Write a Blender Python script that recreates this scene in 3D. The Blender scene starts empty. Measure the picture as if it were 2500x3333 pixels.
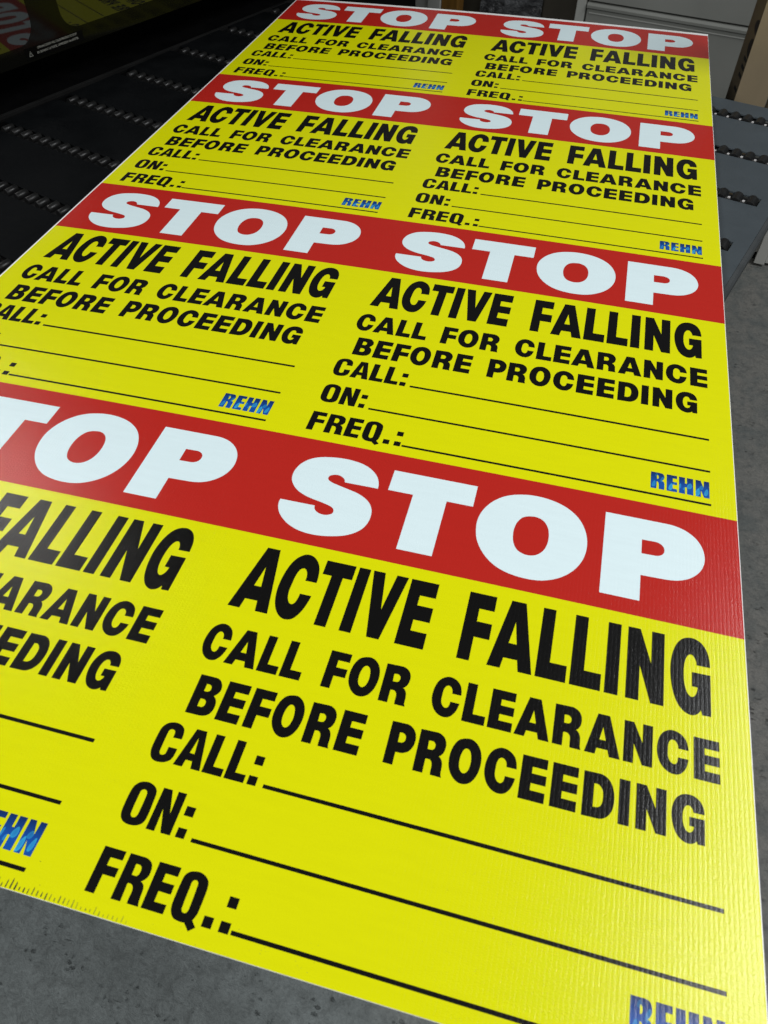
import bpy, bmesh, math, random
from mathutils import Vector, Matrix
from mathutils.geometry import tessellate_polygon
random.seed(7)
D = bpy.data
scene = bpy.context.scene
C = scene.collection
R_ = math.radians
H = 0.90            # height of the printed sheet above the floor (metres)

WORLD_S = 0.06
EXPO = 0.0
LAMPS = [
 ("right_ceiling_lamp", (2.08, -2.00, H + 2.0), (1.2, -2.3, H), 0.36, 0.36, 6.4, (1.0, 0.96, 0.92), 0.0),
 ("left_ceiling_lamp", (-1.62, -0.62, H + 2.0), (0.4, -2.0, H), 0.40, 0.36, 6.6, (1.0, 0.96, 0.92), 0.0),
 ("rear_fill_light", (0.9, -4.9, H + 2.6), (0.6, -1.0, H), 2.4, 1.2, 58.0, (0.97, 0.99, 1.0), 0.0),  # added fill behind the camera, kept out of the sheet's reflections
 ("rear_left_fill_light", (-1.7, -3.9, H + 2.6), (0.2, -1.0, H), 1.2, 1.2, 76.0, (0.97, 0.99, 1.0), 0.0),  # second added fill, lifts the left half of the sheet
 ("side_fill_light", (2.9, -0.8, H + 2.6), (0.5, -0.5, H), 2.4, 0.6, 72.0, (0.97, 0.99, 1.0), 0.0),  # unseen light added at the right to brighten the far end
]

# ------------------------------------------------------------------ camera
cam_d = D.cameras.new("camera")
cam = D.objects.new("camera", cam_d); C.objects.link(cam)
cam_d.sensor_fit = 'VERTICAL'; cam_d.sensor_height = 36.0
cam_d.lens = 36.0 * 2445.04 / 3333.0
cam_d.clip_start = 0.02; cam_d.clip_end = 60.0
_r = ((0.96771097, 0.25203216, 0.00390755),       # camera right in world axes
      (-0.19362544, 0.73334652, 0.65169937),      # camera up
      (0.16138361, -0.63141323, 0.75846731))      # camera back
m = Matrix(((_r[0][0], _r[1][0], _r[2][0], 0.93807716),
            (_r[0][1], _r[1][1], _r[2][1], -2.5538831),
            (_r[0][2], _r[1][2], _r[2][2], H + 0.72888865),
            (0, 0, 0, 1)))
cam.matrix_world = m
cam_d.dof.use_dof = True; cam_d.dof.focus_distance = 1.35; cam_d.dof.aperture_fstop = 11.0
scene.camera = cam

# ------------------------------------------------------------------ world, lamps, exposure
w = D.worlds.new("World"); scene.world = w; w.use_nodes = True
bg = w.node_tree.nodes['Background']
bg.inputs[0].default_value = (0.90, 0.97, 1.0, 1); bg.inputs[1].default_value = WORLD_S
def lamp(name, loc, aim, sx, sy, power, col, rot=0.0):
    l = D.lights.new(name, 'AREA'); l.shape = 'RECTANGLE'; l.size = sx; l.size_y = sy
    l.energy = power; l.color = col
    o = D.objects.new(name, l); C.objects.link(o); o.location = loc
    d = Vector(aim) - Vector(loc)
    o.rotation_euler = (d.to_track_quat('-Z', 'Y').to_matrix() @ Matrix.Rotation(rot, 3, 'Z')).to_euler()
    return o
for args in LAMPS: lamp(*args)
scene.view_settings.view_transform = 'Standard'; scene.view_settings.look = 'None'
scene.view_settings.exposure = EXPO; scene.view_settings.gamma = 1.0

# ------------------------------------------------------------------ lettering outlines, 0.01 mm from the sign's top left corner
LINES = {
 'stop': [
  ('S', '15665,6710 15521,5753s 15014,4643s 14030,3641s 12710,2954s 11172,2645s 9492,2601s 7687,2865s 6349,3281s 5312,3965s 4511,5017s 4137,6216s 4113,7139s 4297,7996s 4741,8773s 5482,9529s 6430,10084s 7684,10522s 9186,10835s 10266,11109s 10835,11347s 11183,11771s 11175,12287s 10833,12608s 10396,12776s 9808,12780s 9195,12559s 8778,12155s 8652,11800s 8639,11608 3993,11637 4080,12691s 4545,13732s 5307,14613s 6371,15399s 7737,15966s 9170,16198s 10696,16157s 12319,15834s 13699,15344s 14816,14593s 15593,13622s 15975,12397s 15970,11067s 15690,10112s 15120,9286s 14300,8648s 13267,8164s 11858,7800s 10331,7419s 9549,7189s 9014,6877s 8836,6536s 8956,6100s 9425,5792s 10014,5705s 10585,5901s 10964,6217s 11125,6519s 11162,6744'),
  ('T', '17003,2918 28222,2918 28222,6555 24784,6555 24784,15719 20352,15719 20352,6555 17003,6555'),
  ('O', '34061,2821s 35518,2599s 37217,2676s 38836,3076s 40371,3875s 41613,5085s 42462,6713s 42857,8486s 42808,10334s 42359,11993s 41479,13550s 40158,14836s 38522,15708s 36921,16021s 35074,15971s 33252,15536s 31841,14726s 30641,13516s 29710,11935s 29269,10310s 29167,8552s 29510,6913s 30301,5337s 31474,4042s 32739,3256s|35511,6238s 36381,6168s 37252,6558s 37865,7425s 38147,8571s 38155,9970s 37845,11170s 37295,11968s 36559,12425s 35676,12498s 34722,12085s 34154,11258s 33871,10139s 33821,8938s 34016,7787s 34502,6821s 34968,6442s'),
  ('P', '44788,2918 52014,2918j 53384,3006s 54746,3488s 55909,4436s 56649,5727s 56930,7332s 56734,8627s 56198,9767s 55329,10727s 54299,11374s 53273,11692s 51986,11816j 49426,11894 49429,15719 44818,15719|49404,6299 50725,6262j 51443,6340s 51987,6757s 52148,7337s 52007,7953s 51573,8352s 51046,8487j 49420,8533'),
 ],
 'active': [
  ('A', '5266,19563 6870,19563 8449,28574 6972,28574 6743,27194 5260,27209 5087,28574 3629,28574|6038,22415 6484,25241 5618,25241'),
  ('C', '11186,23083 12581,23068 12495,22056s 12287,21032s 11909,20237s 11346,19632s 10718,19343s 10113,19382s 9517,19815s 9072,20439s 8726,21334s 8495,22533s 8389,23825s 8425,25152s 8672,26490s 8977,27329s 9295,27882s 9753,28392s 10289,28696s 10842,28728s 11380,28496s 11806,27937s 12194,27023s 12444,25905s 12554,24977 11175,24987 11133,25745s 11005,26287s 10790,26574s 10524,26599s 10241,26352s 9974,25773s 9834,24967s 9830,23923s 9868,22755s 10052,21873s 10327,21485s 10640,21451s 10953,21782s 11163,22411s'),
  ('T', '12850,19563 16481,19563 16481,21626 15366,21626 15366,28574 13985,28574 13985,21626 12850,21626'),
  ('I', '16912,19563 18294,19563 18294,28574 16912,28574'),
  ('V', '18645,19563 20075,19563 20823,24706 21501,19563 22914,19563 21544,28574 20114,28574'),
  ('E', '23307,19563 26578,19563 26578,21649 24701,21649 24701,23036 26578,23036 26578,25032 24701,25032 24701,26496 26578,26496 26578,28574 23307,28574'),
  ('F', '30288,19563 33439,19563 33439,21645 31698,21645 31698,23392 33439,23392 33439,25470 31698,25470 31698,28574 30288,28574'),
  ('A', '35194,19563 36851,19563 38511,28574 37031,28574 36785,27180 35283,27204 35074,28574 33618,28574|36006,22382 36480,25254 35588,25248'),
  ('L', '38856,19563 40286,19563 40286,26498 42119,26498 42119,28574 38856,28574'),
  ('L', '42523,19563 43961,19563 43961,26513 45790,26513 45790,28574 42523,28574'),
  ('I', '46195,19563 47632,19563 47632,28574 46195,28574'),
  ('N', '48388,19563 49742,19563 50987,23774 50996,19563 52378,19563 52377,28574 51012,28574 49791,24303 49784,28574 48407,28574'),
  ('G', '57228,22636 55793,22677 55749,22196s 55576,21771s 55380,21503s 55103,21483s 54835,21734s 54607,22330s 54469,23189s 54439,24237s 54507,25243s 54679,25981s 54916,26472s 55248,26680s 55554,26498s 55777,26017s 55880,25399 55285,25403 55297,23636 57237,23592 57215,28512 56311,28554 56188,28000 55987,28354s 55703,28644s 55235,28824s 54674,28709s 54110,28272s 53634,27478s 53291,26357s 53085,25061s 53021,23698s 53107,22501s 53344,21361s 53738,20345s 54288,19643s 54893,19330s 55597,19286s 56295,19648s 56782,20305s 57110,21294s'),
 ],
 'call': [
  ('C', '4458,44847 5374,44810 5345,44257s 5190,43759s 4840,43443s 4368,43294s 3800,43334s 3282,43579s 2954,44029s 2845,44555s 2832,46287s 3018,46977s 3297,47333s 3737,47517s 4258,47508s 4762,47376s 5178,47054s 5330,46628s 5361,45841 4438,45848 4449,46341s 4402,46613s 4204,46752s 3933,46737s 3783,46516s 3756,46088s 3739,44455s 3793,44189s 3999,44053s 4284,44087s 4417,44277s'),
  ('A', '6453,43393 7558,43393 8410,47381 7457,47381 7320,46639 6645,46638 6544,47381 5595,47381|6999,44213 7249,45909 6745,45887'),
  ('L', '8606,43393 9541,43393 9541,46586 10661,46586 10661,47381 8606,47381'),
  ('L', '10915,43393 11847,43393 11847,46582 12957,46582 12957,47381 10915,47381'),
  (':', '13304,44424 14199,44424 14199,45340 13304,45340|13293,46471 14203,46471 14203,47371 13293,47371'),
 ],
 'on': [
  ('O', '3778,49645s 4361,49637s 4944,49874s 5280,50284s 5396,51290s 5443,52560s 5370,53105s 5096,53469s 4632,53674s 3979,53730s 3459,53605s 3066,53288s 2875,52808s 2813,52128s 2810,50986s 2926,50292s 3287,49840s|4066,50348s 4359,50470s 4475,50824s 4490,52598s 4405,52884s 4191,53025s 3957,52970s 3809,52723s 3759,50902s 3805,50527s'),
  ('N', '5805,49722 6708,49722 7409,51870 7334,49722 8205,49722 8222,53674 7271,53674 6567,51560 6634,53674 5772,53674'),
  (':', '8685,50753 9605,50753 9605,51647 8685,51647|8711,52761 9591,52761 9591,53659 8711,53659'),
 ],
 'freq': [
  ('F', '2911,55986 5033,55986 5033,56777 3851,56777 3851,57480 5033,57480 5033,58257 3851,58257 3851,59898 2911,59898'),
  ('R', '5469,55986 6743,55986j 7338,56075s 7771,56402s 7925,56944s 7865,57489s 7444,57954 7751,58138s 7916,58471s 7965,59112s 8006,59517s 8113,59901 7043,59894 7014,59458s 7029,58895s 6907,58505s 6667,58351s 6350,58369 6403,59899 5468,59900|6363,56707 6545,56698j 6852,56763s 6999,56948s 7024,57329s 6889,57605s 6697,57656j 6385,57643'),
  ('E', '8357,55986 10469,55986 10469,56777 9294,56777 9294,57489 10469,57489 10469,58274 9294,58274 9294,59144 10469,59144 10469,59898 8357,59898'),
  ('Q', '11738,55956s 12307,55903s 12871,56091s 13276,56461s 13400,56948s 13426,57501s 13376,59070s 13267,59414s 13149,59686 13623,60147 13108,60564 12534,60025 12046,60046s 11471,59929s 11098,59577s 10918,59079s 10888,58444s 10940,56931s 11034,56429s 11323,56113s|12130,56600s 12404,56737s 12468,57004s 12494,58849s 12435,59182s 12237,59324s 11977,59256s 11866,59013s 11858,57070s 11888,56778s'),
  ('.', '14033,59038 14928,59038 14928,59926 14033,59926'),
  (':', '15601,57042 16500,57042 16500,57937 15601,57937|15600,59057 16524,59057 16524,59938 15600,59938'),
 ],
 'rehn': [
  ('R', '50192,55579 51344,55581j 51752,55701s 51944,56087s 51910,56580s 51601,57017 51861,57135s 51965,57523s 51941,58603 51228,58581 51194,57434s 50983,57250 50931,58592 50189,58601|50988,56097 51122,56121s 51201,56300s 51190,56609s 51077,56755s 50984,56737'),
  ('E', '52254,55572 53586,55572 53586,56133 53038,56133 53038,56775 53586,56775 53586,57287 53038,57287 53038,58034 53586,58034 53586,58594 52254,58594'),
  ('H', '53844,55572 54612,55572 54612,56653 54860,56653 54860,55572 55669,55572 55669,58594 54860,58594 54860,57349 54612,57349 54612,58594 53844,58594'),
  ('N', '55980,55572 56623,55572 57003,56819 57064,55572 57739,55572 57732,58594 57013,58594 56654,57366 56609,58594 55978,58594'),
 ],
}
EXTRA = {
 'O': '20912,31015s 21383,30949s 21833,31083s 22263,31432s 22582,31932s 22746,32467s 22818,33103s 22773,33764s 22627,34445s 22350,35036s 22019,35416s 21606,35629s 21146,35672s 20662,35508s 20221,35125s 19887,34612s 19713,34092s 19637,33376s 19689,32660s 19869,31985s 20166,31443s 20502,31167s|21159,32044s 21439,32111s 21648,32387s 21764,32811s 21821,33369s 21774,33868s 21662,34261s 21475,34512s 21243,34597s 21010,34475s 20815,34204s 20707,33746s 20694,33177s 20772,32662s 20917,32250s',
 'R': '23265,31123 24926,31074j 25396,31182s 25801,31488s 26047,31998s 26077,32561s 25934,33124s 25593,33520 25813,33677s 26005,34024s 26081,34399s 26097,34944s 26120,35250s 26228,35547 25096,35538 25068,35140s 25061,34592s 24977,34258s 24742,34042s 24325,34058 24326,35532 23303,35531|24287,32139 24552,32110j 24822,32161s 25013,32397s 25023,32679s 24904,32938s 24634,33027j 24319,33029',
 'B': '4365,37541 6023,37540j 6544,37673s 6951,38104s 7114,38639s 6996,39154s 6634,39582 6960,39862s 7163,40284s 7200,40917s 7025,41472s 6671,41793s 6239,41932s 5681,41969j 4420,41971|5388,38471 5565,38451j 5840,38504s 6019,38706s 6034,39056s 5828,39260s 5630,39286j 5398,39294|5399,40160 5629,40152j 5954,40231s 6101,40434s 6087,40825s 5884,41024s 5685,41042j 5392,41034',
 'P': '25417,37453 26923,37418j 27559,37642s 27995,38142s 28168,38807s 28097,39528s 27770,40161s 27232,40492s 26821,40561j 26459,40559 26471,41922 25455,41901|26432,38476 26710,38463j 26990,38583s 27145,38826s 27119,39237s 26887,39469s 26703,39498j 26461,39492',
 'D': '44949,37590 46465,37553j 47131,37750s 47630,38303s 47898,39101s 47960,39847s 47848,40722s 47543,41360s 47120,41767s 46682,41939s 46233,41967j 44952,41994|45985,38645 46263,38639j 46600,38821s 46828,39194s 46894,39751s 46842,40334s 46685,40705s 46426,40895s 46246,40925j 45975,40941',
}

# ------------------------------------------------------------------ helpers
def tag(o, label=None, cat=None, group=None, kind=None):
    if label: o['label'] = label
    if cat: o['category'] = cat
    if group: o['group'] = group
    if kind: o['kind'] = kind
    return o
def empty(name, loc=(0, 0, 0), rz=0.0):
    o = D.objects.new(name, None); C.objects.link(o); o.location = loc; o.rotation_euler = (0, 0, rz)
    o.empty_display_size = 0.05
    return o
def link(name, me, mat, parent=None):
    if mat and not me.materials: me.materials.append(mat)
    o = D.objects.new(name, me); C.objects.link(o)
    if parent: o.parent = parent
    return o
def bm_obj(name, bm, mat, parent=None, smooth=False):
    me = D.meshes.new(name); bm.normal_update(); bm.to_mesh(me); bm.free()
    if smooth:
        for p in me.polygons: p.use_smooth = True
    return link(name, me, mat, parent)
def box(bm, x0, x1, y0, y1, z0, z1, bev=0.0, mtx=None):
    r = bmesh.ops.create_cube(bm, size=1.0)
    vs = r['verts']
    for v in vs:
        v.co = Vector(((x0 + x1) / 2 + v.co.x * (x1 - x0), (y0 + y1) / 2 + v.co.y * (y1 - y0), (z0 + z1) / 2 + v.co.z * (z1 - z0)))
    if bev:
        es = list({e for v in vs for e in v.link_edges})
        q = bmesh.ops.bevel(bm, geom=es, offset=bev, segments=2, affect='EDGES', profile=0.6)
        vs = list({v for f in q['faces'] for v in f.verts} | {v for v in vs if v.is_valid})
    if mtx is not None: bmesh.ops.transform(bm, matrix=mtx, verts=vs)
    return vs
def box_obj(name, dims, mat, parent=None, bev=0.0):
    bm = bmesh.new(); box(bm, *dims, bev=bev); return bm_obj(name, bm, mat, parent)
def prism(bm, pts, axis, a, b):
    """extrude a 2-D outline (list of pairs) along an axis from a to b"""
    def P(p, t):
        return {'x': (t, p[0], p[1]), 'y': (p[0], t, p[1]), 'z': (p[0], p[1], t)}[axis]
    lo = [bm.verts.new(P(p, a)) for p in pts]; hi = [bm.verts.new(P(p, b)) for p in pts]
    n = len(pts)
    bm.faces.new(lo); bm.faces.new(hi[::-1])
    for i in range(n): bm.faces.new((lo[i], hi[i], hi[(i + 1) % n], lo[(i + 1) % n]))
    bmesh.ops.recalc_face_normals(bm, faces=bm.faces[:])

# ------------------------------------------------------------------ materials
class NT:
    def __init__(s, name):
        s.m = D.materials.new(name); s.m.use_nodes = True; s.t = s.m.node_tree
        s.b = s.t.nodes['Principled BSDF']; s.geo = s.t.nodes.new('ShaderNodeNewGeometry')
        s.pos = s.geo.outputs['Position']
    def n(s, kind, **k):
        q = s.t.nodes.new('ShaderNode' + kind)
        for a, v in k.items(): setattr(q, a, v)
        return q
    def put(s, sock, v):
        if hasattr(v, 'is_linked') or hasattr(v, 'links'): s.t.links.new(v, sock)
        else: sock.default_value = v
    def math(s, op, a, b=0.0, c=None):
        q = s.n('Math', operation=op); s.put(q.inputs[0], a); s.put(q.inputs[1], b)
        if c is not None: s.put(q.inputs[2], c)
        return q.outputs[0]
    def noise(s, scale, detail=3.0, rough=0.5, vec=None, dist=0.0):
        q = s.n('TexNoise'); s.t.links.new(vec or s.pos, q.inputs['Vector'])
        q.inputs['Scale'].default_value = scale; q.inputs['Detail'].default_value = detail
        q.inputs['Roughness'].default_value = rough; q.inputs['Distortion'].default_value = dist
        return q.outputs['Fac']
    def ramp(s, f, stops):
        q = s.n('ValToRGB'); s.t.links.new(f, q.inputs[0]); e = q.color_ramp.elements
        while len(e) < len(stops): e.new(0.5)
        for k, (p, c) in enumerate(stops):
            e[k].position = p; e[k].color = (c, c, c, 1) if isinstance(c, (int, float)) else (*c, 1)
        return q.outputs[0]
    def mix(s, f, a, b):
        q = s.n('Mix', data_type='RGBA'); s.put(q.inputs[0], f)
        for i, v in ((6, a), (7, b)):
            if isinstance(v, tuple): q.inputs[i].default_value = (*v, 1)
            else: s.t.links.new(v, q.inputs[i])
        return q.outputs[2]
    def scaled(s, sx, sy, sz, rot=(0, 0, 0)):
        q = s.n('Mapping'); s.t.links.new(s.pos, q.inputs[0]); q.inputs['Scale'].default_value = (sx, sy, sz)
        q.inputs['Rotation'].default_value = rot
        return q.outputs[0]
    def bump(s, h, dist=1.0, strength=1.0):
        q = s.n('Bump'); s.t.links.new(h, q.inputs['Height']); q.inputs['Distance'].default_value = dist
        q.inputs['Strength'].default_value = strength
        s.t.links.new(q.outputs[0], s.b.inputs['Normal']); return q
    def set(s, col=None, rough=None, spec=None, ior=None, metal=None):
        if col is not None:
            if isinstance(col, tuple): s.b.inputs['Base Color'].default_value = (*col, 1)
            else: s.t.links.new(col, s.b.inputs['Base Color'])
        if rough is not None: s.put(s.b.inputs['Roughness'], rough)
        if spec is not None: s.b.inputs['Specular IOR Level'].default_value = spec
        if ior is not None: s.b.inputs['IOR'].default_value = ior
        if metal is not None: s.b.inputs['Metallic'].default_value = metal
        return s

PITCH = 0.0044
def ink(name, col, rough, spec=0.5, amp=1.0, grain=1.0, vary=0.03):
    s = NT(name)
    sep = s.n('SeparateXYZ'); s.t.links.new(s.pos, sep.inputs[0])
    wob = s.math('MULTIPLY', s.noise(3.0, 2.0), 0.0010)
    x = s.math('ADD', sep.outputs[0], wob)
    wv = s.math('ABSOLUTE', s.math('SINE', s.math('MULTIPLY', x, math.pi / PITCH)))
    pk = s.math('POWER', wv, 0.8)
    patch = s.ramp(s.noise(5.0, 2.0), [(0.35, 0.55), (0.65, 1.0)])
    ribs = s.math('MULTIPLY', s.math('MULTIPLY', pk, patch), 0.000066 * amp)
    # light cross ripple + ink grain
    rip = s.math('MULTIPLY', s.noise(1.0, 2.0, vec=s.scaled(60, 240, 60)), 0.00003 * amp)
    gr = s.math('MULTIPLY', s.noise(620.0, 2.0, 0.6), 0.00020 * grain)
    h = s.math('ADD', s.math('ADD', ribs, rip), gr)
    s.bump(h)
    v = s.ramp(s.noise(1.0, 3.0, 0.6, vec=s.scaled(20, 120, 20)), [(0.3, 1.0 - vary), (0.7, 1.0)])
    q = s.n('Mix', data_type='RGBA', blend_type='MULTIPLY'); q.inputs[0].default_value = 1.0
    if isinstance(col, tuple): q.inputs[6].default_value = (*col, 1)
    else: s.t.links.new(col(s), q.inputs[6])
    s.t.links.new(v, q.inputs[7])
    s.set(q.outputs[2], rough, spec)
    return s.m
M = {}
M['yellow'] = ink('yellow_ink', (0.70, 0.708, 0.0), 0.22)
M['red'] = ink('red_ink', (0.46, 0.018, 0.012), 0.22)
M['black'] = ink('black_ink', (0.0045, 0.0042, 0.004), 0.22, 0.42)
M['white'] = ink('white_plastic', (0.70, 0.84, 0.87), 0.28)
M['margin'] = ink('bare_white_plastic', (0.86, 0.86, 0.85), 0.3)

def logo_col(s):
    """deep blue print with paler drops, laid out on the logo's own UV map"""
    uvn = s.n('UVMap'); uvn.uv_map = 'UVMap'
    sp = s.n('SeparateXYZ'); s.t.links.new(uvn.outputs[0], sp.inputs[0])
    u, v = sp.outputs[0], sp.outputs[1]
    base = s.ramp(v, [(0.0, (0.004, 0.075, 0.36)), (0.35, (0.006, 0.08, 0.38)), (1.0, (0.004, 0.022, 0.11))])
    drops = [(0.055, .28, .030, .20, .55), (0.20, .62, .030, .17, .45), (0.245, .26, .02, .1, .5), (0.345, .28, .032, .22, 1.0),
             (0.40, .48, .022, .12, .4), (0.50, .43, .018, .16, .7), (0.57, .31, .018, .1, .6), (0.665, .52, .042, .18, .7),
             (0.61, .75, .02, .1, .3), (0.80, .26, .036, .25, 1.0), (0.865, .57, .036, .13, .45), (0.945, .32, .03, .22, .8), (0.10, .84, .025, .1, .3)]
    fac = None
    for (du, dv, ru, rv, k) in drops:
        a = s.math('SUBTRACT', u, du); b = s.math('SUBTRACT', v, dv)
        a2 = s.math('SUBTRACT', a, s.math('MULTIPLY', b, 0.07))
        w_ = s.math('SUBTRACT', 1.0, s.math('MULTIPLY', b, 1.6))          # narrower to the top
        e = s.math('ADD', s.math('POWER', s.math('ABSOLUTE', s.math('DIVIDE', a2, s.math('MULTIPLY', w_, ru))), 2.0),
                   s.math('POWER', s.math('ABSOLUTE', s.math('DIVIDE', b, rv)), 2.0))
        g = s.math('MULTIPLY', s.ramp(e, [(0.0, .55), (0.55, 0.75), (0.8, 1.0), (1.0, 0.0)]), k)
        fac = g if fac is None else s.math('MAXIMUM', fac, g)
    return s.mix(fac, base, (0.04, 0.42, 0.72))
M['logo'] = ink('blue_drop_ink', logo_col, 0.25)

def concrete(name, blue, brown, dark):
    s = NT(name)
    sep = s.n('SeparateXYZ'); s.t.links.new(s.pos, sep.inputs[0])
    big = s.noise(2.2, 5.0, 0.55)
    # painted zone wears off toward the right-hand aisle
    zone = s.math('ADD', s.math('MULTIPLY', s.math('ADD', sep.outputs[0], s.math('MULTIPLY', sep.outputs[1], 0.9)), 1.1), s.math('MULTIPLY', big, 1.2))
    col = s.mix(s.ramp(s.math('ADD', zone, 1.1), [(0.35, 0.0), (1.0, 1.0)]), blue, brown)
    mid = s.noise(11.0, 6.0, 0.68, dist=0.5)
    fine = s.noise(150.0, 5.0, 0.75)
    blotch = s.noise(42.0, 6.0, 0.75, dist=0.8)
    col = s.mix(s.ramp(mid, [(0.40, 0.0), (0.64, 0.8)]), col, dark)
    col = s.mix(s.ramp(blotch, [(0.48, 0.0), (0.66, 0.55)]), col, tuple(x * 0.45 for x in dark))
    # chipped pits, torn outlines, mostly small and slanted
    pits = s.n('TexVoronoi', feature='F1'); s.t.links.new(s.scaled(34, 62, 34, (0, 0, 0.7)), pits.inputs['Vector'])
    pits.inputs['Scale'].default_value = 1.3; pits.inputs['Randomness'].default_value = 1.0
    warp = s.math('ADD', pits.outputs['Distance'], s.math('MULTIPLY', s.noise(130, 5.0, 0.8), 1.25))
    area = s.ramp(s.noise(10.0, 5.0, 0.7), [(0.50, 0.0), (0.62, 1.0)])
    pit = s.math('MULTIPLY', s.ramp(warp, [(0.72, 1.0), (0.90, 0.0)]), area)
    # a few long scratches
    scr = s.noise(1.0, 3.0, 0.6, vec=s.scaled(18, 150, 18, (0, 0, -0.75)))
    scr = s.math('MULTIPLY', s.ramp(scr, [(0.68, 0.0), (0.73, 0.6)]), s.ramp(s.noise(5.0, 2.0), [(0.5, 0.0), (0.6, 1.0)]))
    deep = s.math('MAXIMUM', pit, scr)
    col = s.mix(s.math('MULTIPLY', deep, 0.72), col, tuple(x * 0.25 for x in dark))
    col = s.mix(s.ramp(fine, [(0.38, 0.4), (0.62, 0.0)]), col, tuple(x * 0.5 for x in dark))
    s.set(col, s.ramp(mid, [(0.3, 0.42), (0.7, 0.7)]), 0.4)
    h = s.math('ADD', s.math('MULTIPLY', fine, 0.0014), s.math('MULTIPLY', deep, -0.0022))
    h = s.math('ADD', h, s.math('MULTIPLY', blotch, 0.003))
    s.bump(h, 1.0, 0.9)
    return s.m
M['floor'] = concrete('worn_concrete', (0.165, 0.186, 0.184), (0.205, 0.198, 0.180), (0.110, 0.124, 0.122))

def metal_paint(name, col, rough=0.42, spec=0.5, smudge=0.35, scale=14.0):
    s = NT(name)
    n1 = s.noise(scale, 5.0, 0.6, dist=0.4); n2 = s.noise(420.0, 2.0)
    c = s.mix(s.ramp(n1, [(0.35, 0.0), (0.7, smudge)]), col, tuple(min(1, x * 1.7 + 0.004) for x in col))
    s.set(c, s.ramp(n1, [(0.3, rough - 0.06), (0.7, rough + 0.12)]), spec)
    s.bump(s.math('MULTIPLY', n2, 0.00006))
    return s.m
M['bed_black'] = metal_paint('black_bed_plate', (0.0022, 0.0026, 0.003), 0.5, 0.05)
M['bed_grey'] = metal_paint('slate_grey_steel', (0.044, 0.054, 0.061), 0.5, 0.25, 0.15)
M['bed_lip'] = metal_paint('folded_grey_lip', (0.036, 0.040, 0.042), 0.45, 0.35, 0.2)
M['rubber'] = metal_paint('black_rubber', (0.007, 0.007, 0.007), 0.34, 0.35, 0.2, 60.0)
M['channel'] = metal_paint('black_channel', (0.003, 0.003, 0.003), 0.6, 0.3, 0.2)
M['pin'] = metal_paint('pale_hole_light', (0.42, 0.41, 0.40), 0.5, 0.4, 0.2)  # pale colour stands in for light seen through the strip holes
M['hole_light_dim'] = metal_paint('dull_hole_light', (0.075, 0.07, 0.07), 0.5, 0.4, 0.2)  # dimmer copy of the hole light colour for the left strips
M['housing'] = metal_paint('black_printer_housing', (0.0018, 0.0018, 0.002), 0.5, 0.10, 0.2)
M['rail'] = metal_paint('dark_rail', (0.008, 0.008, 0.008), 0.4, 0.2, 0.2)
M['cab'] = metal_paint('grey_cabinet_paint', (0.160, 0.164, 0.150), 0.42, 0.45, 0.12, 3.0)
M['cab_pale'] = metal_paint('pale_cabinet_paint', (0.26, 0.265, 0.245), 0.45, 0.45, 0.12, 3.0)
M['cab_dark'] = metal_paint('shadow_gap_paint', (0.006, 0.006, 0.006), 0.7, 0.2, 0.1)
M['post'] = metal_paint('putty_grey_post', (0.30, 0.305, 0.29), 0.5, 0.4, 0.1)
M['box_pale'] = metal_paint('off_white_box', (0.50, 0.50, 0.47), 0.6, 0.3, 0.1, 5.0)
M['black_plain'] = metal_paint('black_cupboard', (0.004, 0.004, 0.004), 0.5, 0.3, 0.1)
M['label'] = metal_paint('black_label_film', (0.0015, 0.0015, 0.0015), 0.4, 0.08, 0.05)
M['label_ink'] = metal_paint('white_label_ink', (0.30, 0.30, 0.27), 0.5, 0.3, 0.1)
def board(name, a, b, rough=0.7, sx=40, sz=4):
    s = NT(name)
    n1 = s.noise(1.0, 4.0, 0.6, vec=s.scaled(sx, sx, sz)); n2 = s.noise(300.0, 2.0)
    s.set(s.mix(s.ramp(n1, [(0.35, 0.0), (0.65, 1.0)]), a, b), rough, 0.3)
    s.bump(s.math('MULTIPLY', n2, 0.0001)); return s.m
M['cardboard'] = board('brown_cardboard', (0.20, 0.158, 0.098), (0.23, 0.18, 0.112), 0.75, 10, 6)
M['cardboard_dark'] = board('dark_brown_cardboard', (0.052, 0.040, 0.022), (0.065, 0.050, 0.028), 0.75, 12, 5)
M['wood'] = board('orange_brown_wood', (0.11, 0.055, 0.010), (0.16, 0.08, 0.015), 0.5, 60, 3)
M['crate'] = board('dark_brown_board', (0.030, 0.026, 0.018), (0.040, 0.034, 0.024), 0.6, 10, 5)
M['wall'] = board('grey_brown_wall', (0.12, 0.11, 0.10), (0.14, 0.13, 0.12), 0.8, 3, 3)
def wrap():
    s = NT('dark_stretch_film'); n = s.noise(1.0, 5.0, 0.7, vec=s.scaled(8, 8, 26, (0.4, 0, 0)), dist=1.5)
    s.set(s.mix(s.ramp(n, [(0.45, 0.0), (0.62, 1.0)]), (0.025, 0.026, 0.028), (0.09, 0.095, 0.10)), 0.3, 0.6)
    s.bump(s.math('MULTIPLY', n, 0.02)); return s.m
M['wrap'] = wrap()
s = NT('smoked_window'); s.set((0.006, 0.006, 0.005), 0.03, 0.5, 1.62); M['window'] = s.m
s = NT('black_glossy_door'); s.set((0.0035, 0.0035, 0.0025), 0.10, 0.5, 1.22); M['door'] = s.m

# ------------------------------------------------------------------ floor and back wall
fl = bmesh.new()
vs = [fl.verts.new(p) for p in ((-14, -14, 0), (16, -14, 0), (16, 14, 0), (-14, 14, 0))]
fl.faces.new(vs)
tag(bm_obj('floor', fl, M['floor']), kind='structure')
wl = bmesh.new(); box(wl, -6, 9, 4.2, 4.35, 0.0, 3.0)
tag(bm_obj('wall', wl, M['wall']), kind='structure')

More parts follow.
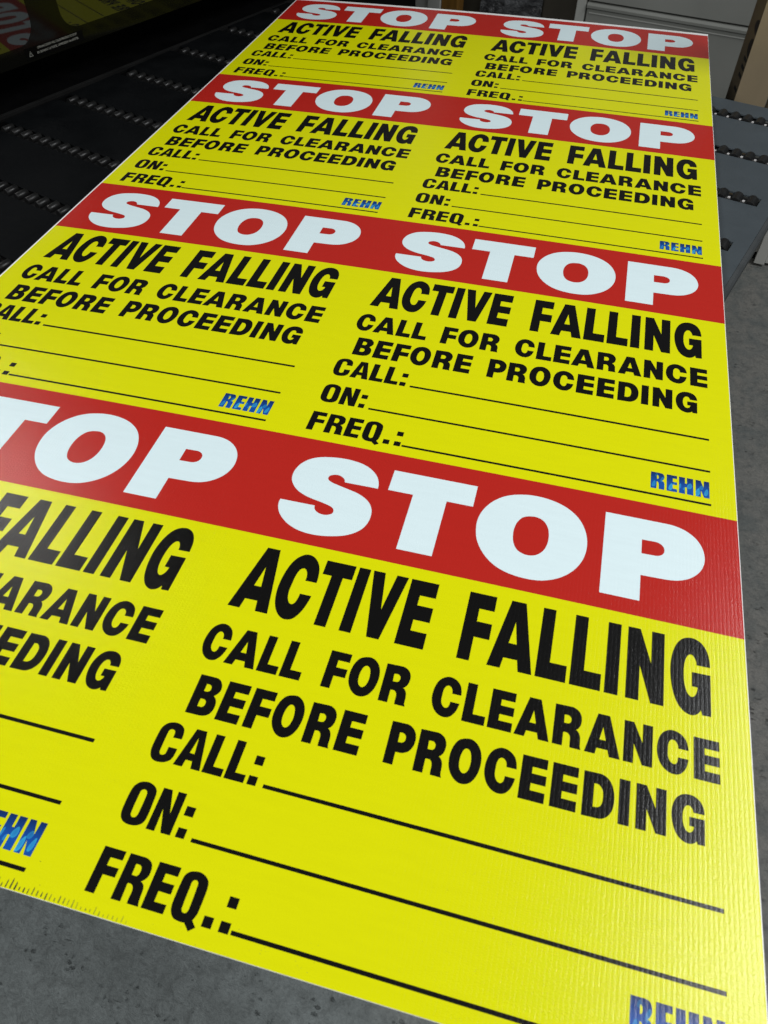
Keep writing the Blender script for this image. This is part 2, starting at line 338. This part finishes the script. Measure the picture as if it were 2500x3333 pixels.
# ------------------------------------------------------------------ the printed sheet
W, PER, RED = 1.2192, 0.61589, 0.17907
VT, VB, UL, UR = -0.014, 2.4626, -0.0042, 1.2208
NU, NV = 16, 24
GU = [UL + (UR - UL) * i / NU for i in range(NU + 1)]
GV = [VT + (VB - VT) * i / NV for i in range(NV + 1)]
def zs(u, v):
    """height of the slightly bowed sheet over its mean plane (metres)"""
    s = v / 2.4
    return -(-0.007506 * s * (s - 1) + 0.031676 * s * (s - 1) * (s - 0.5) + 0.020799 * (u / W) * (u / W - 1))
def smooth_path(txt):
    pts = []
    for tok in txt.split():
        t = 'c'
        if tok[-1] in 'sj': t = tok[-1]; tok = tok[:-1]
        a, b = tok.split(','); pts.append((float(a) * 1e-5, float(b) * 1e-5, t))
    n = len(pts); out = []
    def tang(i, fwd):
        a, b, c = Vector(pts[i - 1][:2]), Vector(pts[i][:2]), Vector(pts[(i + 1) % n][:2])
        t = pts[i][2]
        if t == 's': return (c - a).normalized()
        if t == 'j':          # joins a straight side: keep the direction of that side
            return (b - a).normalized() if pts[i - 1][2] != 's' else (c - b).normalized()
        return None
    for i in range(n):
        p, q = pts[i], pts[(i + 1) % n]
        a, b = Vector(p[:2]), Vector(q[:2]); out.append(a)
        if p[2] != 's' and q[2] != 's': continue
        L = (b - a).length
        t0, t1 = tang(i, True), tang((i + 1) % n, False)
        if t0 is None: t0 = 2 * (b - a).normalized() - t1; t0.normalize()
        if t1 is None: t1 = 2 * (b - a).normalized() - t0; t1.normalize()
        for k in range(1, 5):
            s_ = k / 5.0
            h00 = 2 * s_**3 - 3 * s_**2 + 1; h10 = s_**3 - 2 * s_**2 + s_
            h01 = -2 * s_**3 + 3 * s_**2; h11 = s_**3 - s_**2
            out.append(a * h00 + t0 * (L * h10) + b * h01 + t1 * (L * h11))
    return out
def glyph(txt): return [smooth_path(p) for p in txt.split('|')]
def remap(ps, u0, u1, t0, b0, L, R, T, B):
    return [[Vector((L + (p[0] - u0) * (R - L) / (u1 - u0), T + (p[1] - t0) * (B - T) / (b0 - t0))) for p in path] for path in ps]
def ubox(ps): xs = [p[0] for p in ps[0]]; return min(xs), max(xs)
def disjoint(ch): return ch == ':'
# normalised library from the big lines: char -> (paths, top, base)
LIB = {}
for ch, tx in LINES['active']: LIB[ch] = (glyph(tx), 0.1956, 0.2857)
LIB['O'] = (glyph(EXTRA['O']), 0.3115, 0.3559); LIB['R'] = (glyph(EXTRA['R']), 0.3111, 0.3554)
for k in 'BPD': LIB[k] = (glyph(EXTRA[k]), 0.3754, 0.4195)
LINE2 = [('C', .0296, .0582), ('A', .0601, .0949), ('L', .0976, .1204), ('L', .1234, .1464), ('F', .1700, .1931), ('O', .1964, .2282), ('R', .2328, .2623),
         ('C', .2873, .3171), ('L', .3219, .3454), ('E', .3484, .3734), ('A', .3760, .4117), ('R', .4145, .4438), ('A', .4471, .4824), ('N', .4853, .5139), ('C', .5182, .5492), ('E', .5541, .5793)]
LINE3 = [('B', .0438, .0720), ('E', .0765, .1011), ('F', .1065, .1301), ('O', .1333, .1645), ('R', .1698, .1990), ('E', .2036, .2284), ('P', .2545, .2817), ('R', .2848, .3141),
         ('O', .3179, .3495), ('C', .3537, .3845), ('E', .3889, .4140), ('E', .4191, .4442), ('D', .4495, .4796), ('I', .4837, .4941), ('N', .4999, .5284), ('G', .5331, .5638)]
def laid(line, T, B):
    out = []
    for ch, L, R in line:
        ps, t0, b0 = LIB[ch]; u0, u1 = ubox(ps)
        out.append(remap(ps, u0, u1, t0, b0, L, R, T, B))
    return out
def rect(u0, v0, u1, v1): return [Vector((u0, v0)), Vector((u1, v0)), Vector((u1, v1)), Vector((u0, v1))]
def shapes_of(key):
    out = []
    for ch, tx in LINES[key]:
        ps = glyph(tx)
        if disjoint(ch): out += [[p] for p in ps]
        else: out.append(ps)
    return out
ART = {'stop_lettering': shapes_of('stop'),
       'headline_lettering': shapes_of('active'),
       'instruction_lettering': laid(LINE2, .3115, .3562) + laid(LINE3, .3752, .4196),
       'call_lettering': shapes_of('call'), 'on_lettering': shapes_of('on'), 'freq_lettering': shapes_of('freq'),
       'logo_lettering': shapes_of('rehn')}
RULES = [(.1493, .4697, .5790, .4736), (.1030, .5336, .5790, .5373), (.1673, .5953, .5790, .5990)]
def print_mesh(name, shapes, du, dv, lift, mat, parent, uvbox=None):
    bm = bmesh.new()
    for ps in shapes:
        loops = [[Vector((p[0] + du, p[1] + dv, 0)) for p in path] for path in ps]
        flat = [p for l in loops for p in l]
        tris = tessellate_polygon([[Vector((p[0] * 1000, p[1] * 1000, 0)) for p in path] for path in ps])
        vv = [bm.verts.new(p) for p in flat]
        for t in tris:
            try: bm.faces.new([vv[i] for i in t])
            except ValueError: pass
    xs = [v.co.x for v in bm.verts]; ys = [v.co.y for v in bm.verts]
    for g in GU:
        if min(xs) < g < max(xs): bmesh.ops.bisect_plane(bm, geom=bm.verts[:] + bm.edges[:] + bm.faces[:], plane_co=(g, 0, 0), plane_no=(1, 0, 0))
    for g in GV:
        if min(ys) < g < max(ys): bmesh.ops.bisect_plane(bm, geom=bm.verts[:] + bm.edges[:] + bm.faces[:], plane_co=(0, g, 0), plane_no=(0, 1, 0))
    if uvbox:
        uvl = bm.loops.layers.uv.new('UVMap')
        for f in bm.faces:
            for l in f.loops:
                l[uvl].uv = ((l.vert.co.x - du - uvbox[0]) / (uvbox[2] - uvbox[0]), 1 - (l.vert.co.y - dv - uvbox[1]) / (uvbox[3] - uvbox[1]))
    for v in bm.verts: v.co = Vector((v.co.x, -v.co.y, zs(v.co.x, v.co.y) + lift))
    for f in bm.faces:
        f.normal_update()
        if f.normal.z < 0: f.normal_flip()
    return bm_obj(name, bm, mat, parent)

sheet = empty('printed_sheet', (0, 0, H))
tag(sheet, 'large corrugated plastic sheet printed with eight yellow and red STOP ACTIVE FALLING signs', 'printed sheet')
def grid_box(bm, ztop, zbot, vt, vb, ul, ur):
    gu = [min(max(g, ul), ur) for g in GU]; gv = [min(max(g, vt), vb) for g in GV]
    top = [[bm.verts.new((u, -v, zs(u, v) + ztop)) for u in gu] for v in gv]
    bot = [[bm.verts.new((u, -v, zs(u, v) + zbot)) for u in gu] for v in gv]
    for j in range(NV):
        for i in range(NU):
            bm.faces.new((top[j][i], top[j + 1][i], top[j + 1][i + 1], top[j][i + 1]))
            bm.faces.new((bot[j][i], bot[j][i + 1], bot[j + 1][i + 1], bot[j + 1][i]))
    for i in range(NU):
        bm.faces.new((top[0][i], top[0][i + 1], bot[0][i + 1], bot[0][i]))
        bm.faces.new((top[NV][i + 1], top[NV][i], bot[NV][i], bot[NV][i + 1]))
    for j in range(NV):
        bm.faces.new((top[j + 1][0], top[j][0], bot[j][0], bot[j + 1][0]))
        bm.faces.new((top[j][NU], top[j + 1][NU], bot[j + 1][NU], bot[j][NU]))
bm = bmesh.new(); grid_box(bm, 0.0, -0.0004, VT, VB, UL, UR); bm_obj('top_skin', bm, M['margin'], sheet)
bm = bmesh.new(); grid_box(bm, -0.0036, -0.0040, VT, VB, UL, UR); bm_obj('bottom_skin', bm, M['margin'], sheet)
bm = bmesh.new(); grid_box(bm, -0.00041, -0.00359, VT + .006, VB - .005, UL, UR); bm_obj('fluted_core', bm, M['margin'], sheet)
bm = bmesh.new(); u = UL + .0002
while u < UR - .0005:
    for v0, v1 in ((VB - .0049, VB - .0002),):
        zc = zs(u, v1); box(bm, u, u + .0004, -v1, -v0, zc - .00359, zc - .00041)
    u += PITCH
tag(bm_obj('flute_web', bm, M['margin'], sheet), kind='stuff')

for row in range(4):
    for col in range(2):
        du, dv = col * W / 2, row * PER
        u0 = -0.0012 if col == 0 else W / 2; u1 = W / 2 if col == 0 else 1.2200
        v1 = dv + PER if row < 3 else VB
        pan = print_mesh('sign_panel', [[rect(u0, dv + RED, u1, v1)]], 0, 0, 0.00008, M['yellow'], sheet)
        print_mesh('red_band', [[rect(u0, dv, u1, dv + RED)]], 0, 0, 0.00008, M['red'], pan)
        print_mesh('stop_lettering', ART['stop_lettering'], du, dv, 0.00020, M['white'], pan)
        for k in ('headline_lettering', 'instruction_lettering', 'call_lettering', 'on_lettering', 'freq_lettering'):
            print_mesh(k, ART[k], du, dv, 0.00020, M['black'], pan)
        for r in RULES: print_mesh('writing_line', [[rect(*r)]], du, dv, 0.00020, M['black'], pan)
        print_mesh('logo_lettering', ART['logo_lettering'], du, dv, 0.00020, M['logo'], pan, (0.5019, 0.5557, 0.5774, 0.5859))
# crushed flutes with dark overspray along the near edge
s = NT('olive_overspray'); _sep = s.n('SeparateXYZ'); s.t.links.new(s.pos, _sep.inputs[0])
_f = s.math('ADD', s.math('MULTIPLY', s.math('SUBTRACT', _sep.outputs[0], 0.565), 5.0), s.math('MULTIPLY', s.math('SUBTRACT', s.noise(300, 3), 0.5), 0.9))
s.set(s.ramp(_f, [(0.0, (0.03, 0.033, 0.002)), (0.35, (0.26, 0.27, 0.0)), (0.8, (0.50, 0.51, 0.0))]), 0.5); M['smear'] = s.m
sh = []
for k in range(52):
    u = .556 + k * PITCH * 0.985; f = max(0.0, 1 - (u - .556) / .20)
    if u > .69 and random.random() < .45: continue
    a = random.uniform(.004, .0105) * (0.25 + f) * random.uniform(.6, 1.0); wd = PITCH * random.uniform(.12, .20) * (0.5 + f)
    b = VB - random.uniform(.0001, .0014)
    sh.append([[Vector((u, b - a)), Vector((u + wd, b - a * .8)), Vector((u + wd * 1.3, b)), Vector((u - wd * .3, b - .0006))]])
for k in range(46):
    u = random.choice((random.gauss(.80, .012), random.gauss(.845, .010), random.uniform(.58, .88))); v = VB - abs(random.gauss(.012, .006)); a = random.uniform(.0002, .0006)
    sh.append([[Vector((u - a, v)), Vector((u, v - a * .8)), Vector((u + a * 1.3, v)), Vector((u, v + a * .7))]])
tag(print_mesh('ink_smear', sh, 0, 0, 0.00016, M['smear'], sheet), kind='stuff')

# ------------------------------------------------------------------ feed table (local x to the right, y away, seen from the printer side)
TH = R_(18.2)
table = empty('feed_table', (-0.239, -0.649, 0.0), -TH)
tag(table, 'long steel feed table with black roller strips under the printed sheet', 'table')
ZT = H - 0.0125
def split_x(y):     # where the black bed meets the grey extension, under the middle of the sheet
    return 0.72
strips = [-.6, -.4, -.2, 0.0, .2, .395, .59, .785]
HALF = 0.0185
edges = [-.69] + [e for sy in strips for e in (sy - HALF, sy + HALF)] + [1.0]
for i in range(0, len(edges), 2):
    y0, y1 = edges[i], edges[i + 1]
    for (x0, x1, mat, nm) in ((-0.028, 0.72, M['bed_black'], 'black_bed_panel'), (0.7212, 1.5605, M['bed_grey'], 'grey_bed_panel')):
        # the right end of every strip is closed by the panel itself
        box_obj('bed_panel', (x0, x1, -y1 + .0004, -y0 - .0004, ZT - .003, ZT), mat, table)
box_obj('edge_margin', (1.5605, 1.5905, -1.0, .69, ZT - .003, ZT), M['bed_grey'], table)
# folded lip along the right edge
bm = bmesh.new()
prism(bm, [(1.5911, ZT + .0012), (1.5970, ZT + .0006), (1.6010, ZT - .003), (1.6010, ZT - .018), (1.5911, ZT - .018)], 'y', -1.0, .69)
bm_obj('edge_lip', bm, M['bed_lip'], table)
box_obj('table_frame', (-.02, 1.45, -.98, .67, ZT - .045, ZT - .012), M['channel'], table)
for lx in (.06, 1.28):
    for ly in (-.78, .60): box_obj('leg', (lx, lx + .05, ly, ly + .05, 0.0, ZT - .045), M['bed_lip'], table)
# rollers
bm = bmesh.new()
N = 14; rr, hw = 0.0080, 0.0135
ring = lambda y, r: [bm.verts.new((r * math.cos(2 * math.pi * k / N), y, r * math.sin(2 * math.pi * k / N))) for k in range(N)]
prof = [(-hw, rr * .92), (-hw + .0006, rr), (0, rr), (hw - .0006, rr), (hw, rr * .92)]
rings = [ring(y, r) for y, r in prof]
for a, b in zip(rings, rings[1:]):
    for k in range(N): bm.faces.new((a[k], b[k], b[(k + 1) % N], a[(k + 1) % N]))
bm.faces.new(rings[0]); bm.faces.new(rings[-1][::-1])
bmesh.ops.recalc_face_normals(bm, faces=bm.faces[:])
roller_me = D.meshes.new('roller'); bm.to_mesh(roller_me); bm.free(); roller_me.materials.append(M['rubber'])
for p in roller_me.polygons: p.use_smooth = len(p.vertices) == 4
def hole_light_mesh(mat):  # small tile put in where light shows through between rollers
    bm = bmesh.new(); box(bm, -.0026, .0026, -.0032, .0032, -.002, .0006, bev=.0004)
    me = D.meshes.new('pin'); bm.to_mesh(me); bm.free(); me.materials.append(mat); return me
hole_light_a, hole_light_b = hole_light_mesh(M['hole_light_dim']), hole_light_mesh(M['pin'])
# the dark arched cover of the right-hand rollers
bm = bmesh.new()
arc = [(-.0118, -.006)] + [(.0118 * math.sin(t), -.0065 + .0125 * math.cos(t)) for t in [R_(a) for a in range(-75, 76, 15)]] + [(.0118, -.006)]
prism(bm, arc, 'y', -.0165, .0165)
arch_me = D.meshes.new('arched_roller'); bm.to_mesh(arch_me); bm.free(); arch_me.materials.append(M['rubber'])
for sy in strips:
    ch = box_obj('roller_strip', (-.010, 1.560, -sy - HALF + .0003, -sy + HALF - .0003, ZT - .0117, ZT - .0062), M['channel'], table)
    xl = (0.235 + .3123 * sy) / .95; xr = (1.4597 + .3123 * sy) / .95
    x = 0.008
    while x < xl + .04:
        o = link('roller', roller_me, None, ch); o.location = (x, -sy + .0005, ZT - .0012); o.rotation_euler = (0, 0, 0)
        o = link('pin', hole_light_a, None, ch); o.location = (x + .0155, -sy + .0125, ZT - .0048); o.scale = (.9, .8, 1)
        x += .0312
    x = 1.545
    while x > xr - .05:
        o = link('roller', arch_me, None, ch); o.location = (x, -sy, ZT - .0012)
        o = link('pin', hole_light_b, None, ch); o.location = (x - .0148, -sy + .002, ZT - .0050)
        x -= .0296

# ------------------------------------------------------------------ printer: housing, recess, glossy door with two smoked windows
YW = R_(20.2)
Q = Vector((-0.239 - .07 * math.cos(TH), -(0.649 - .07 * math.sin(TH)), 0.0))
printer = empty('printer', Q, -YW)
tag(printer, 'black industrial flatbed printer with glossy windowed door beside the sheet', 'printer')
ZD = H - .01
box_obj('base_cabinet', (-.75, .020, -1.30, 1.45, 0.0, ZD - .035), M['housing'], printer, .004)
box_obj('rear_housing', (-.75, -.12, -1.30, 1.45, ZD - .034, ZD + .40), M['housing'], printer, .006)
box_obj('top_cover', (-.75, -.028, -1.30, 1.45, ZD + .4008, ZD + .45), M['housing'], printer, .008)
# ledge rails in front of the recess
rails = [(-.112, .006, -.033, -.022), (.0068, .0110, -.033, -.006), (.0118, .0260, -.033, -.010), (.0268, .0300, -.033, -.001), (.0310, .0385, -.033, -.008)]
for k, (x0, x1, z0, z1) in enumerate(rails):
    box_obj('ledge_rail', (x0, x1, -1.28, 1.43, ZD + z0, ZD + z1), M['rail'] if k in (1, 3) else M['housing'], printer, .0006)
# door in its own plane: s toward the viewer, h up, leaning back 2 degrees
TAU = R_(2.0)
def dpt(s_, h, off=0.0): return Vector((-h * math.sin(TAU) + off * math.cos(TAU), -s_, ZD + h * math.cos(TAU) + off * math.sin(TAU)))
def door_poly(name, pts, mat, parent, off0, off1, holes=()):
    bm = bmesh.new(); loops = [list(pts)] + [list(h) for h in holes]
    flat = [p for l in loops for p in l]
    tr = tessellate_polygon([[Vector((a * 1000, b * 1000, 0)) for a, b in l] for l in loops])
    A = [bm.verts.new(dpt(a, b, off1)) for a, b in flat]; B = [bm.verts.new(dpt(a, b, off0)) for a, b in flat]
    for t in tr:
        bm.faces.new([A[i] for i in t]); bm.faces.new([B[i] for i in t][::-1])
    st = 0
    for l in loops:
        n = len(l)
        for i in range(n):
            a, b = st + i, st + (i + 1) % n
            bm.faces.new((A[a], A[b], B[b], B[a]))
        st += n
    bmesh.ops.recalc_face_normals(bm, faces=bm.faces[:])
    return bm_obj(name, bm, mat, parent)
def rrect(s0, s1, h0, h1, r, n=10):
    out = []
    for cx, cy, a0 in ((s1 - r, h0 + r, -90), (s1 - r, h1 - r, 0), (s0 + r, h1 - r, 90), (s0 + r, h0 + r, 180)):
        for k in range(n + 1):
            a = R_(a0 + 90.0 * k / n); out.append((cx + r * math.cos(a), cy + r * math.sin(a)))
    return out
winA = rrect(-.62, .1025, .1080, .36, .042)      # far window
winB = rrect(.1872, .90, .1055, .36, .050)      # near window
door = door_poly('front_door', [(-1.15, .070), (1.2, .070), (1.2, .398), (-1.15, .398)], M['door'], printer, -.012, 0.0, (winA, winB))
door_poly('window_pane', [((a - .5 * (-.62 + .1025)) * .9995 + .5 * (-.62 + .1025), (b - .234) * .999 + .234) for a, b in winA], M['window'], door, -.010, -.0006)
door_poly('window_pane', [((a - .5 * (.1872 + .9)) * .9995 + .5 * (.1872 + .9), (b - .23275) * .999 + .23275) for a, b in winB], M['window'], door, -.010, -.0006)
lab = door_poly('warning_label', [(.2290, .0750), (.0550, .0768), (.0558, .0985), (.2290, .0990)], M['label'], door, .0003, .0006)
def label_text(txt, s0, s1, h0, h1, hgt):
    """one line of small print running from s0 (start) to s1 (end) on the door"""
    cu = D.curves.new('t', 'FONT'); cu.body = txt; cu.size = 1.0
    to = D.objects.new('t', cu); C.objects.link(to)
    bpy.context.view_layer.update()
    me = D.meshes.new_from_object(to.evaluated_get(bpy.context.evaluated_depsgraph_get()))
    D.objects.remove(to, do_unlink=True)
    xs = [v.co.x for v in me.vertices]; x0, x1 = min(xs), max(xs)
    for v in me.vertices:
        f = (v.co.x - x0) / (x1 - x0); s_ = s0 + (s1 - s0) * f; h = h0 + (h1 - h0) * f + v.co.y / 0.73 * hgt
        v.co = dpt(s_, h, .0008)
    me.materials.clear(); me.materials.append(M['label_ink'])
    return me
tm = [label_text("OPENING DOOR WILL CAUSE PRINTING TO STOP", .1924, .0737, .0920, .0924, .0048),
      label_text("EN OUVRANT LA PORTE, L'IMPRESSION VA ARRETER", .1967, .0718, .0824, .0830, .0048)]
for me in tm:
    me.name = 'label_print'; o = link('label_lettering', me, None, door)
bm = bmesh.new()
tri = lambda k: [(.2205 - (.2205 - .2151) * k, .0812 + .003 * k), (.2097 + (.2151 - .2097) * k, .0812 + .003 * k), (.2151, .0925 - .0030 * k)]
o1, i1 = tri(0.0), tri(0.28)
A = [bm.verts.new(dpt(a, b, .0008)) for a, b in o1]; B = [bm.verts.new(dpt(a, b, .0008)) for a, b in i1]
for k in range(3): bm.faces.new((A[k], A[(k + 1) % 3], B[(k + 1) % 3], B[k]))
for (h0, h1) in ((.0858, .0888), (.0842, .0850)):
    bm.faces.new([bm.verts.new(dpt(a, b, .0008)) for a, b in ((.21545, h0), (.21475, h0), (.21475, h1), (.21545, h1))])
bm_obj('warning_triangle', bm, M['label_ink'], door)

# ------------------------------------------------------------------ things behind the table
T2 = R_(14.5)
def back_frame(name, off, label, cat, zz=0.0):
    o = empty(name, (-0.239 - off * -math.sin(T2) * -1, 0, zz), -T2)
    u = -0.239 - off * math.sin(T2); v = 0.649 + off * math.cos(T2)
    o.location = (u, -v, zz); tag(o, label, cat); return o
B0 = H - .01
cab = back_frame('filing_cabinet', -1.8, 'wide grey steel filing cabinet with long drawers behind the table', 'filing cabinet')
box_obj('carcass', (.655, 1.80, .022, .55, 0.0, 1.45), M['cab'], cab, .003)
box_obj('side_frame', (.617, .6545, .0, .55, 0.0, 1.45), M['cab_pale'], cab, .003)
zt = B0 - .172
for k in range(-4, 4):
    zt_k = B0 - .172 - .2465 * k
    if zt_k < .05 or zt_k > 1.5: continue
    z_top, z_bot = zt_k - .004, max(zt_k - .2465 + .002, .03)
    dr = box_obj('drawer', (.662, 1.79, .0, .021, z_bot, z_top - .020), M['cab'], cab, .0015)
    bm = bmesh.new()
    prism(bm, [(-.004, z_top - .0195), (-.011, z_top - .017), (-.012, z_top - .008), (-.006, z_top), (.020, z_top), (.020, z_top - .0195)], 'x', .662, 1.79)
    bm_obj('drawer_pull', bm, M['cab'], dr)
    box_obj('raised_rib', (.672, 1.78, -.004, -.0001, z_top - .036, z_top - .032), M['cab_pale'], dr, .0008)

pst = back_frame('door_post', -1.8, 'pale grey steel upright left of the orange wooden post', 'post')
box_obj('outer_face', (-.112, -.028, .0, .05, 0.0, 2.1), M['post'], pst, .003)
box_obj('inner_face', (-.026, .034, -.012, .05, 0.0, 2.1), M['post'], pst, .003)
wd = back_frame('wooden_post', -1.8, 'orange brown wooden post beside the pale grey steel upright', 'post')
box_obj('post_body', (.0355, .110, -.004, .06, 0.0, 2.1), M['wood'], wd, .003)
box_obj('post_cap', (.0345, .111, -.006, .062, 2.101, 2.12), M['wood'], wd, .003)
cr = back_frame('packed_carton', -2.0, 'dark brown carton wrapped in dark crumpled film between the wooden post and filing cabinet', 'carton')
box_obj('carton_body', (.02, .62, .0, .5, 0.0, 1.2), M['crate'], cr, .006)
bm = bmesh.new()
nx, nz = 24, 40
g = [[bm.verts.new((.135 + .28 * i / nx + random.uniform(-.003, .003), -.006 - .014 * abs(math.sin(i * .9 + j * .45)) * random.uniform(.4, 1), .35 + .88 * j / nz)) for i in range(nx + 1)] for j in range(nz + 1)]
for j in range(nz):
    for i in range(nx): bm.faces.new((g[j][i], g[j][i + 1], g[j + 1][i + 1], g[j + 1][i]))
bm_obj('stretch_film', bm, M['wrap'], cr, True)
bc = back_frame('black_cupboard', -1.8, 'black cupboard left of the pale grey steel upright, behind the sheet', 'cupboard')
box_obj('cupboard_body', (-1.3, -.1135, .04, .5, 0.0, 1.5), M['black_plain'], bc, .005)
box_obj('cupboard_door', (-.70, -.118, .018, .0395, .06, 1.46), M['black_plain'], bc, .003)

# upright cardboard with slots, behind the right end of the table
ct = back_frame('cardboard_carton', -.80, 'tall brown cardboard carton with black side slots behind the right end of table', 'carton')
box_obj('front_face', (1.393, 1.4720, .0, .004, .10, 1.35), M['cardboard'], ct)
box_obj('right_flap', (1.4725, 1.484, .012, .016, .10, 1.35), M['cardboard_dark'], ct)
bm = bmesh.new()
# narrow side seen obliquely, running back-left from the front edge
xa, ya, xb, yb = 1.3925, .0005, 1.3595, .090
d = Vector((xb - xa, yb - ya, 0)); nrm = Vector((d.y, -d.x, 0)).normalized() * -1
def sidept(t, z, off=0.0): p = Vector((xa, ya, 0)) + d * t + nrm * off; return Vector((p.x, p.y, z))
def slab(bm, t0, t1, z0, z1, o0, o1):
    vs = [bm.verts.new(sidept(t, z, o)) for o in (o0, o1) for t, z in ((t0, z0), (t1, z0), (t1, z1), (t0, z1))]
    for f in ((0, 1, 2, 3), (7, 6, 5, 4), (0, 4, 5, 1), (1, 5, 6, 2), (2, 6, 7, 3), (3, 7, 4, 0)): bm.faces.new([vs[i] for i in f])
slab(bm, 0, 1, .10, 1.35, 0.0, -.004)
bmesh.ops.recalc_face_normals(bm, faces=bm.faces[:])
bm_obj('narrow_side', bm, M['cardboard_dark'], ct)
for zc, hh, t0, t1 in ((.022, .0042, .06, .42), (.003, .0042, .06, .42), (-.017, .0042, .06, .42), (-.050, .0042, .06, .42)):
    bm = bmesh.new(); slab(bm, t0, t1, B0 + zc - hh, B0 + zc + hh, .0006, .0001)
    bmesh.ops.recalc_face_normals(bm, faces=bm.faces[:]); bm_obj('slot', bm, M['cab_dark'], ct)
for zc, hh in ((.052, .022), (.099, .016), (-.092, .020)):
    bm = bmesh.new(); n = 12
    pts = [(.02 + .36 * math.cos(R_(-90 + 180 * k / n)), B0 + zc + hh * math.sin(R_(-90 + 180 * k / n))) for k in range(n + 1)]
    A = [bm.verts.new(sidept(t, z, .0006)) for t, z in pts]; bm.faces.new(A)
    r = bmesh.ops.extrude_face_region(bm, geom=bm.faces[:]); 
    for v in [e for e in r['geom'] if isinstance(e, bmesh.types.BMVert)]: v.co -= nrm * .0005
    bmesh.ops.recalc_face_normals(bm, faces=bm.faces[:]); bm_obj('round_cutout', bm, M['cab_dark'], ct)

# pale box on the floor right of the table
pb = empty('floor_box', (1.6875, .4373, 0.0), -R_(12))
tag(pb, 'off white box standing on the floor right of the grey table edge', 'box')
box_obj('box_body', (.0, .0395, .0, .05, .010, .52), M['box_pale'], pb, .002)
box_obj('side_wing', (.0410, .40, .02, .34, .010, .52), M['box_pale'], pb, .002)
box_obj('back_panel', (-.012, .0385, .0515, .34, .030, .52), M['box_pale'], pb, .002)
box_obj('foot_shadow', (-.010, .36, .055, .30, .0, .0295), M['cab_dark'], pb)  # black block put in for the dark shadow at the box's foot
# scuff left of peeled tape on the table
